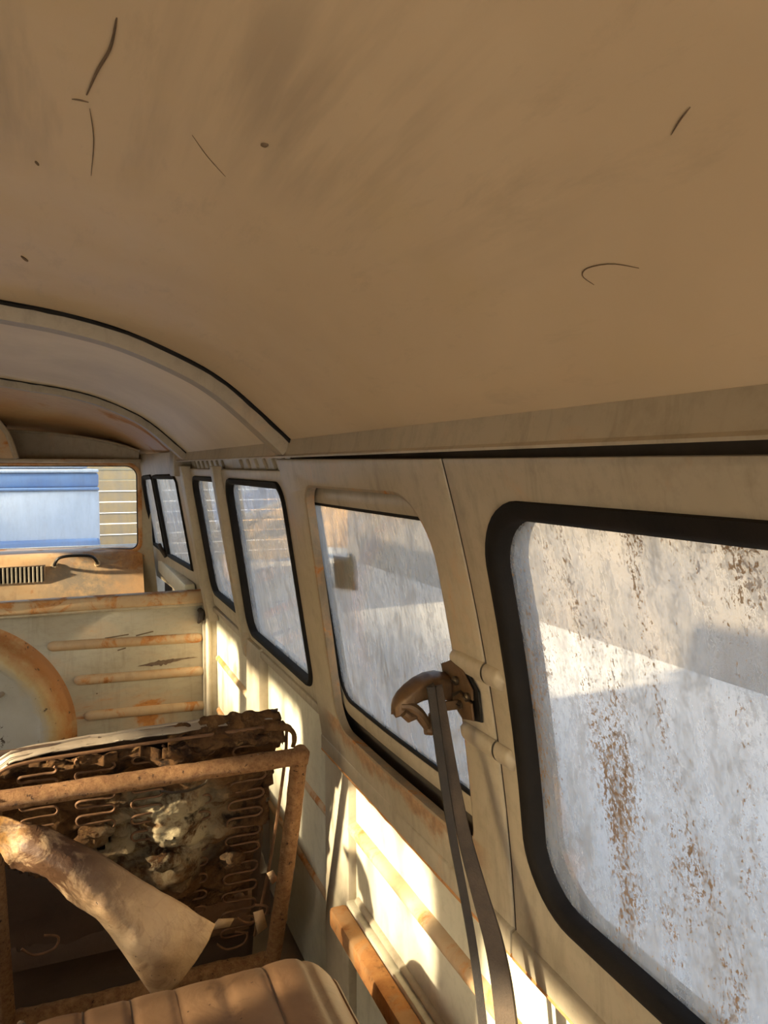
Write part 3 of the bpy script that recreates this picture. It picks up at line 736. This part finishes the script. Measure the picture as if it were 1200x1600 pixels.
# matted lumps hanging on the springs
for i in range(9):
    x = random.uniform(.30, .67); w_ = random.uniform(.3, .93)
    if w_ < .75 - .9 * (x - .24): continue
    c = BP(x, w_, .045 + .01 * random.random()); sx, sw = random.uniform(.018, .04), random.uniform(.015, .035)
    def lump(u, v, c=c, sx=sx, sw=sw, i=i):
        a, b = 2 * math.pi * u, math.pi * (v - .5)
        d = Vector((math.cos(b) * math.cos(a), math.cos(b) * math.sin(a), math.sin(b)))
        k = 1 + .45 * fbm(d + Vector((i, 0, 0)), 1.6)
        return c + Vector((d.x * sx, 0, 0)) * k + DW.normalized() * d.y * sw * k + NW * d.z * .012 * k
    MB().grid(22, 12, lump).put('padding_tuft', M['coir'], bk, smooth=60, merge=1e-5)
# sinuous springs
def spring(x0, amp, legs, w0, w1, n0, ph=0):
    """sinuous no-sag spring: straight cross legs joined by round bends"""
    pts = []; s_ = (w1 - w0) / legs; L_ = DW.length; r_ = s_ / 2
    for k in range(legs):
        sg_ = 1 if (k + ph) % 2 else -1; wk = w0 + k * s_
        for t in (-1, -.5, 0, .5, 1):
            pts.append((x0 + sg_ * t * (amp - r_ * L_), wk))
        for q in range(1, 6):
            a = math.pi * q / 6
            pts.append((x0 + sg_ * (amp - r_ * L_ + r_ * L_ * math.sin(a)), wk + r_ - r_ * math.cos(a)))
    MB().tube([BP(x, w_, n0 + .012 * math.sin(math.pi * (w_ - w0) / (w1 - w0)) + .006 * fbm((x, w_, x0), 5)) for x, w_ in pts], .0021, 6).put('spring', M['wire'], bk, smooth=60)
spring(.300, .028, 8, .80, 1.035, .036); spring(.385, .030, 10, .72, 1.04, .046, 1); spring(.468, .026, 12, .64, 1.04, .052)
spring(.548, .030, 24, .12, 1.04, .056, 1); spring(.640, .032, 22, .06, 1.04, .050)
MB().tube(cr([BP(.250, .95, .03), BP(.255, 1.035, .05), BP(.40, 1.05, .055), BP(.60, 1.055, .055), BP(.690, 1.05, .055), BP(.702, 1.0, .05), BP(.700, .8, .045), BP(.69, .4, .045), BP(.672, .06, .04)], 70), .003, 7).put('edge_wire', M['wire'], bk)
MB().tube(cr([BP(.48, .962, -.012), BP(.50, .948, -.012), BP(.53, .948, -.012), BP(.55, .966, -.012), BP(.555, .985, -.008)], 14), .0022, 6).put('loose_wire', M['screw'], bk)
for k, (x, w_) in enumerate(((.30, .30), (.63, .10), (.56, .16), (.665, .22))):
    MB().tube(cr([BP(x - .035, w_, .025), BP(x - .015, w_ - .03, .02), BP(x + .015, w_ - .02, .02), BP(x + .022, w_ + .02, .025), BP(x, w_ + .03, .03)], 18), .0022, 6).put('spring_loop', M['wire'], bk)
# folded front cover rising behind the padding, and its inside face
def cover(u, v):
    x = .215 + .478 * u; w_ = 1.0 * v
    n = .115 + .012 * fbm((x, w_, 1), 6) - .03 * max(0, v - .85) / .15
    return BP(x, -.34 + w_ * (1.39 + .03 * u), n)
MB().grid(36, 30, cover).put('front_cover', M['inner'], bk, solid=.003, smooth=60)
def strip(u, v):
    x = .205 + .48 * u
    e = .018 * fbm((x, v, 7), 22) * (1 if v > .9 else 0)
    w_ = 1.028 + .042 * math.sin(math.pi * min(1, u * .5 + .02)) ** .7 - .09 * max(0, .12 - u) / .12
    return BP(x, w_ - (.006 + .03 * max(0, 1 - u * 5)) * v + e * .6, .085 - .016 * v + .006 * fbm((x, v, 2), 9))
MB().grid(60, 8, strip).put('cover_edge', M['strip'], bk, solid=.0025, smooth=60)
MB().tube([strip(i / 50, 0) + Vector((0, .001, .002)) for i in range(51)], .0028, 7).put('piping', M['strip'], bk)
def crust(u, v):
    x = .50 + .195 * u
    return BP(x, 1.03 + .055 * math.sin(math.pi * (.15 + .6 * u)) - .06 * v + .02 * fbm((x, v, 5), 30), .085 - .05 * v + .01 * fbm((x, v, 8), 26))
MB().grid(40, 10, crust).put('rotten_edge', M['coir'], bk, solid=.006, smooth=60)
MB().tube(cr([BP(.66, 1.06, .05), BP(.695, 1.06, .045), BP(.712, 1.03, .04), BP(.711, .985, .035)], 16), [.006] * 8 + [.0045] * 9, 8, wob=.5).put('edge_hook', M['coir'], bk)
for k, (x, w_, sx, sw, a) in enumerate(((.672, .20, .012, .030, .3), (.688, .42, .008, .016, .5), (.600, .235, .02, .012, -.2))):
    c = BP(x, w_, .012); ax = Vector((math.cos(a), 0, 0)) + DW.normalized() * math.sin(a); ay = DW.normalized() * math.cos(a) - Vector((math.sin(a), 0, 0))
    MB().add([c - ax * sx - ay * sw, c + ax * sx * .8 - ay * sw * .7, c + ax * sx + ay * sw * .9, c - ax * sx * .5 + ay * sw], [(0, 1, 2, 3)]).put('torn_scrap', M['flap'], bk, solid=.002)
def low(u, v):
    x = .52 + .15 * u; return BP(x, .02 + .21 * v + .02 * fbm((x, v, 1), 20) * v, .075 + .01 * fbm((x, v, 3), 10))
MB().grid(16, 10, low).put('lower_scrap', M['vinyl'], bk, solid=.002, smooth=60)
# big torn flap of vinyl hanging towards the camera
FT = [(.241, 1.23, .606), (.278, 1.215, .601), (.316, 1.205, .589), (.381, 1.19, .546), (.443, 1.18, .495), (.498, 1.175, .451), (.552, 1.18, .403)]
FM = [(.241, 1.215, .597), (.272, 1.185, .576), (.325, 1.16, .564), (.370, 1.14, .522), (.416, 1.13, .465), (.459, 1.13, .411), (.512, 1.15, .360)]
FB = [(.240, 1.21, .585), (.276, 1.19, .540), (.309, 1.185, .528), (.344, 1.17, .490), (.382, 1.155, .459), (.420, 1.15, .394), (.460, 1.15, .316)]
ft, fm_, fb = cr(FT, 60), cr(FM, 60), cr(FB, 60)
def flap(u, v):
    i = round(u * 60); a, b, c = ft[i], fm_[i], fb[i]
    p = a * (1 - v) ** 2 + (b * 2 - (a + c) * .5) * 2 * v * (1 - v) + c * v * v
    f = .006 * fbm(p, 13) + .0022 * fbm(p, 45) + (.010 * math.sin(p.x * 95 + p.z * 40) * max(0, 1 - u * 2.2))
    rag = .010 * fbm(p, 60) * max(0, v - .8) * 5 * max(0, 1 - u * 1.7)
    return p + Vector((rag * .4, -f, rag))
MB().grid(60, 34, flap).put('torn_cover_flap', M['flap'], bk, solid=.0018, smooth=60)

# hidden seat of the same bench, ahead of the backrest
def cushion(name, x0, x1, y0, y1, z0, z1, r, pitch, xs0, mat, parent, groove=.004):
    """pleated seat cushion with rolled edges"""
    nx, ny = 150, 46
    def f(u, v):
        # superellipse mapping of a grid onto a rounded slab top and sides
        x = x0 + (x1 - x0) * u; y = y0 + (y1 - y0) * v
        dx = min(x - x0, x1 - x); dy = min(y - y0, y1 - y)
        ex = max(0, 1 - dx / r); ey = max(0, 1 - dy / r)
        e = min(1, math.hypot(ex, ey))
        z = z1 - r + r * math.sqrt(max(0, 1 - e * e)) if e < 1 else z1 - r
        ph = ((x - xs0) / pitch) % 1.0
        g = -groove * math.exp(-((min(ph, 1 - ph)) * pitch / .0035) ** 2) + .0015 * math.sin(math.pi * ph)
        return Vector((x, y, z + g * (1 - e ** 2) + .004 * fbm((x, y, 0), 5)))
    mb = MB().grid(nx, ny, f)
    # skirt down to the base
    m = ny + 1
    rim = [i * m for i in range(nx + 1)] + [nx * m + j for j in range(1, ny + 1)] + [i * m + ny for i in range(nx - 1, -1, -1)] + [j for j in range(ny - 1, 0, -1)]
    b = len(mb.v); mb.v += [(mb.v[k][0], mb.v[k][1], z0) for k in rim]
    L = len(rim); mb.f += [(rim[i], rim[(i + 1) % L], b + (i + 1) % L, b + i) for i in range(L)] + [tuple(b + i for i in range(L))]
    o = mb.put(name, mat, parent, smooth=70)
    return o, f
cushion('seat_cushion', .22, .72, 1.50, 1.98, .20, .34, .05, .055, .245, M['inner'], bk)

# ------------------------------------------------------------------ nearer bench
nb = tag(empty('pleated_bench', (.2, .8, 0)), 'tan vinyl bench cushion with stitched pleats at the bottom edge of view', 'bench seat')
o, cf = cushion('seat_cushion', -.35, .688, .46, 1.035, .29, .448, .075, .057, .355, M['vinyl'], nb)
xs = .355 - .057 * 12
while xs < .63:
    if xs > -.3:
        u = (xs + .35) / 1.038
        MB().tube([cf(u, v / 40) + Vector((0, 0, .0005)) for v in range(3, 39)], .0011, 5).put('seam', M['mark'], o)
    xs += .057
MB().tube([cf(.992, v / 40) + Vector((0, 0, .001)) for v in range(0, 41)], .003, 7).put('piping', M['vinyl'], o)
MB().tube(cr([cf(.592, .985), cf(.60, 1.0) + Vector((0, .004, .015)), cf(.607, .99) + Vector((0, -.004, .02)), cf(.612, .975) + Vector((0, 0, .012)), cf(.618, .97)], 14), .002, 6).put('loose_thread', M['mark'], o)
MB().box(-.33, .67, .50, 1.0, .265, .292).put('base_frame', M['iron'], nb, .004)
for x in (-.30, .64):
    for y in (.53, .97): MB().tube([(x, y, .0), (x, y, .27)], .014, 10).put('leg', M['tube'], nb)
MB().add([(.690, .90, .345), (.728, .885, .362), (.728, .80, .372), (.690, .80, .355), (.690, .90, .335), (.728, .885, .352), (.728, .80, .362), (.690, .80, .345)],
         [(0, 1, 2, 3), (4, 5, 6, 7), (0, 1, 5, 4), (1, 2, 6, 5), (2, 3, 7, 6), (3, 0, 4, 7)]).put('hinge_bracket', M['iron'], nb, .001)
MB().box(.66, .70, .80, .84, .30, .352).put('bracket_stay', M['iron'], nb, .002)

# ------------------------------------------------------------------ latch on the door pillar
f0 = side(1)
la = tag(empty('door_latch', f0(.745, .85, 0)), 'brown metal door latch with hooked lever screwed to the pillar by the seam', 'latch')
plate('back_plate', [(.730, .836), (.770, .828), (.797, .848), (.796, .884), (.776, .894), (.746, .891), (.727, .872)], [], .003, side(1, -.003), M['blackmetal'], la, .0005)
plate('face_plate', [(.736, .860), (.760, .866), (.797, .850), (.801, .887), (.776, .897), (.750, .892), (.733, .873)], [], .003, side(1, -.0075), M['latch'], la, .001)
plate('lower_plate', [(.736, .837), (.762, .831), (.786, .848), (.760, .863), (.735, .857)], [], .003, side(1, -.010), M['latch'], la, .001)
for (y, z) in ((.764, .876), (.742, .863), (.760, .849)):
    a = f0(y, z, .010)
    s1 = MB().tube([a, a + Vector((-.0035, 0, 0)), a + Vector((-.005, 0, 0))], [.0052, .0052, .003], 12).put('screw', M['screw'], la)
    MB().box(a.x - .0056, a.x - .0046, y - .0042, y + .0042, z - .0007, z + .0007).put('screw_slot', M['dark'], s1)
# lever: a pressed channel, open below, reaching in from the plate and closed by a blunt nose
lev = [(.756, .765, .890, .0165, .030), (.740, .763, .8935, .0165, .027), (.722, .760, .8935, .016, .024), (.704, .757, .890, .015, .021), (.688, .754, .884, .014, .018), (.676, .752, .878, .0125, .017), (.668, .751, .872, .010, .017), (.6635, .750, .866, .006, .013), (.662, .750, .861, .001, .004)]
lev = [(.684 + (x - .662) * .777, y + .027, z - .013, hw, hh) for x, y, z, hw, hh in lev]
def lever(u, v):
    k = u * (len(lev) - 1); q = min(int(k), len(lev) - 2); t = k - q
    x, y, z, hw, hh = [lev[q][i] * (1 - t) + lev[q + 1][i] * t for i in range(5)]
    a = v * 4
    if a < 1: dy, dz_ = -1, -1 + .72 * a
    elif a > 3: dy, dz_ = 1, -1 + .72 * (4 - a)
    else:
        b = math.pi * (1 - (a - 1) / 2); dy, dz_ = math.cos(b), -.28 + .28 * math.sin(b)
    return Vector((x, y + hw * dy, z + hh * dz_))
MB().grid(40, 20, lever).put('lever_shell', M['latch'], la, solid=.0024, smooth=50)
arm = cr([(.690, .770, .853), (.701, .769, .851), (.711, .768, .843), (.719, .768, .832), (.723, .768, .825)], 20)
MB().tube(arm, [.0050 + .0018 * math.sin(i / 20 * math.pi) for i in range(21)], 10).put('inner_arm', M['latch'], la)
MB().tube([(.720, .768, .822), (.725, .768, .821), (.729, .768, .826), (.729, .768, .840)], [.005, .0065, .006, .005], 10).put('arm_knob', M['latch'], la)
MB().tube([(.692, .766, .846), (.699, .766, .840), (.708, .766, .840)], [.005, .006, .003], 10).put('nose_rib', M['latch'], la)
MB().box(.726, .762, .764, .768, .842, .853).put('link_bar', M['latch'], la, .001)

# ------------------------------------------------------------------ hanging straps
def ribbon(pts, wid, th, ax):
    mb = MB(); ax = [Vector(a).normalized() for a in ax]; n = len(pts); vs = []
    for i, p in enumerate(pts):
        t = (pts[min(i + 1, n - 1)] - pts[max(i - 1, 0)]).normalized()
        k = i / (n - 1); a = (ax[0] * (1 - k) + ax[1] * k); a = (a - t * a.dot(t)).normalized(); b = t.cross(a)
        ww = (wid[0] + (wid[1] - wid[0]) * min(1, k * 1.3)) / 2
        for (c, d_) in ((-1, -1), (-.9, 1), (.9, 1), (1, -1)): vs.append(p + a * ww * c + b * th * d_)
    fs = [(i * 4 + j, i * 4 + (j + 1) % 4, i * 4 + 4 + (j + 1) % 4, i * 4 + 4 + j) for i in range(n - 1) for j in range(4)]
    return mb.add(vs, fs + [(0, 1, 2, 3), tuple(4 * n - 4 + j for j in range(4))])
STA = cr([(0.7201, 0.755, 0.8722), (0.7207, 0.7543, 0.869), (0.7231, 0.7349, 0.7973), (0.7254, 0.713, 0.7277), (0.7283, 0.6917, 0.6709), (0.7302, 0.6724, 0.6177), (0.7302, 0.6529, 0.5531), (0.738, 0.642, 0.42), (0.745, 0.635, 0.24), (0.745, 0.64, 0.03)], 60)
STB = cr([(0.7317, 0.7573, 0.8722), (0.7322, 0.7566, 0.8671), (0.734, 0.7336, 0.7962), (0.7368, 0.7086, 0.7279), (0.7408, 0.6807, 0.6749), (0.7449, 0.6543, 0.6267), (0.7468, 0.6358, 0.5629), (0.752, 0.62, 0.42), (0.758, 0.612, 0.24), (0.758, 0.615, 0.03)], 60)
sa = ribbon(STA, (.0095, .009), .0030, [(1, -.3, 0), (1, -.6, 0)]).put('strap', M['strap'], None, .0012, 1)
tag(sa, 'thin black strap hanging from the door latch, left of the wider brown strap', 'strap')
sb = ribbon(STB, (.0065, .026), .0024, [(1, -.3, 0), (.75, -1, 0)]).put('strap', M['strap2'], None, .0012, 1)
tag(sb, 'wider brown strap hanging from the door latch, right of the thin black strap', 'strap')

# ------------------------------------------------------------------ outside
GZ = -.45
M['ground'] = plain('pale_concrete', (.68, .63, .55), .9, 0, .2, 1.5, .3, 12, (.58, .53, .46), .01)
M['plaster'] = plain('beige_plaster', (.14, .115, .09), .9, 0, .2, 3, .3, 20, (.11, .092, .072), .01)
M['mound'] = plain('dry_grass_earth', (.50, .30, .12), .95, 0, .4, 3, .8, 12, (.36, .22, .10), .05)
M['blue'] = plain('light_blue_paint', (.16, .26, .44), .35, 0, .2, 2, .1, 9, (.12, .20, .38), .01)
M['bluew'] = plain('pale_blue_white_paint', (.56, .60, .66), .4, 0, .12, 3, .1, 9)
M['plank'] = plain('yellow_plank_paint', (.40, .29, .13), .8, 0, .3, 5, .3, 30, (.30, .25, .18))
struct(MB().box(-45, 45, -30, 70, GZ - .2, GZ).put('ground', M['ground'], None), 'pale concrete yard outside the bus', 'ground')
bw = MB().box(4.75, 5.0, -6, 12.2, GZ, 1.95).put('yard_wall', M['plaster'], None, .01)
tag(bw, 'beige plastered yard wall seen through the dirty side windows', 'wall')
MB().box(4.72, 5.03, -6.02, 12.22, 1.95, 2.05).put('coping', M['plaster'], bw, .01)
def mound(u, v):
    a = 2 * math.pi * u; r_ = v; h = .5 * (1 + math.cos(math.pi * r_))
    x = 7.2 + 3.6 * r_ * math.cos(a); y = 18.5 + 6.5 * r_ * math.sin(a)
    return (x, y, GZ - .05 + 2.0 * h * (1 + .3 * fbm((x, y, 0), .35)))
tag(MB().grid(60, 24, mound).put('earth_mound', M['mound'], None, smooth=60, merge=1e-4), 'sunlit golden mound of dry earth seen through the far side windows', 'mound')
# light blue van parked in front
van = tag(empty('blue_van', (-.6, 7.6, GZ)), 'light blue and white van parked in front of the windscreen', 'van')
vx0, vx1 = -1.75, .64
def slab(name, z0, z1, y, mat, x0=vx0, x1=vx1, bev=.03): MB().box(x0, x1, y, y + 3.6, z0, z1).put(name, mat, van, bev, 3)
slab('lower_body', GZ + .28, .46, 7.46, M['blue'])
slab('tailgate', .44, .90, 7.50, M['bluew'], bev=.02)
slab('belt_moulding', .90, .925, 7.47, M['blue'], bev=.008)
slab('upper_body', .925, 1.06, 7.53, M['blue'])
slab('gutter', 1.06, 1.09, 7.50, M['bluew'], bev=.01)
slab('roof', 1.09, 1.36, 7.56, M['bluew'], vx0 + .05, vx1 - .05, .10)
MB().box(vx0 + .1, vx1 - .08, 7.36, 7.48, GZ + .36, GZ + .50).put('bumper', M['bluew'], van, .03, 3)
for x in (vx0 + .25, vx1 - .25):
    for y in (8.0, 10.4):
        MB().tube([(x - .09, y, GZ + .31), (x - .08, y, GZ + .31), (x + .08, y, GZ + .31), (x + .09, y, GZ + .31)], [.27, .31, .31, .27], 28).put('wheel', M['rubber'], van)
for x in (vx0 + .12, vx1 - .12): MB().tube([(x, 7.455, .18), (x, 7.44, .18)], [.07, .06], 16).put('tail_lamp', M['tube'], van)
# plank fence beside and beyond the van
fen = tag(empty('plank_fence', (2, 12.3, GZ)), 'sunlit yellow fence of horizontal planks beyond the blue van', 'fence')
pm = MB().box(-2.6, 2.6, -.015, .015, -.075, .075).mesh(.004, 1)
for i in range(18):
    p = link('plank', pm if i == 0 else pm, None if i else M['plank'], fen); p.location = (1.6, 12.3 - .012 * (i % 2), GZ + .12 + i * .165)
for i in range(5):
    MB().box(-.9 + i * 1.25 - .05, -.9 + i * 1.25 + .05, 12.33, 12.43, GZ, 2.6).put('post', M['plank'], fen, .005)

# timber shed shape added out of view to cut light from the left
M['opaque'] = plain('blocker_dark', (.10, .08, .06), .9, 0, .4, 8, .4, 40)
blk = tag(empty('unseen_blocker', (-8, 4.5, GZ)), 'added unseen timber shed across the yard left of the bus', 'blocker')
MB().box(-10.5, -7.6, -.2, 11, GZ, 2.83).put('blocker_wall', M['opaque'], blk, .01)
MB().add([(-10.8, -.5, 2.84), (-7.3, -.5, 2.84), (-7.3, 11.3, 2.84), (-10.8, 11.3, 2.84), (-10.8, -.5, 2.88), (-7.3, -.5, 2.94), (-7.3, 11.3, 2.94), (-10.8, 11.3, 2.88)],
         [(0, 1, 2, 3), (4, 5, 6, 7), (0, 1, 5, 4), (1, 2, 6, 5), (2, 3, 7, 6), (3, 0, 4, 7)]).put('blocker_roof', M['opaque'], blk)
M['absorber'] = plain('absorber_dark', (.06, .055, .05), .9, 0, .3, 6, .4, 60)  # unseen dark strip added to cut light bouncing off the ground
struct(MB().box(-7.6, -.95, -.2, 12, GZ, GZ + .01).put('absorber_strip', M['absorber'], None), 'dark asphalt strip added unseen to cut ground bounce, between the bus and the timber shed', 'ground')
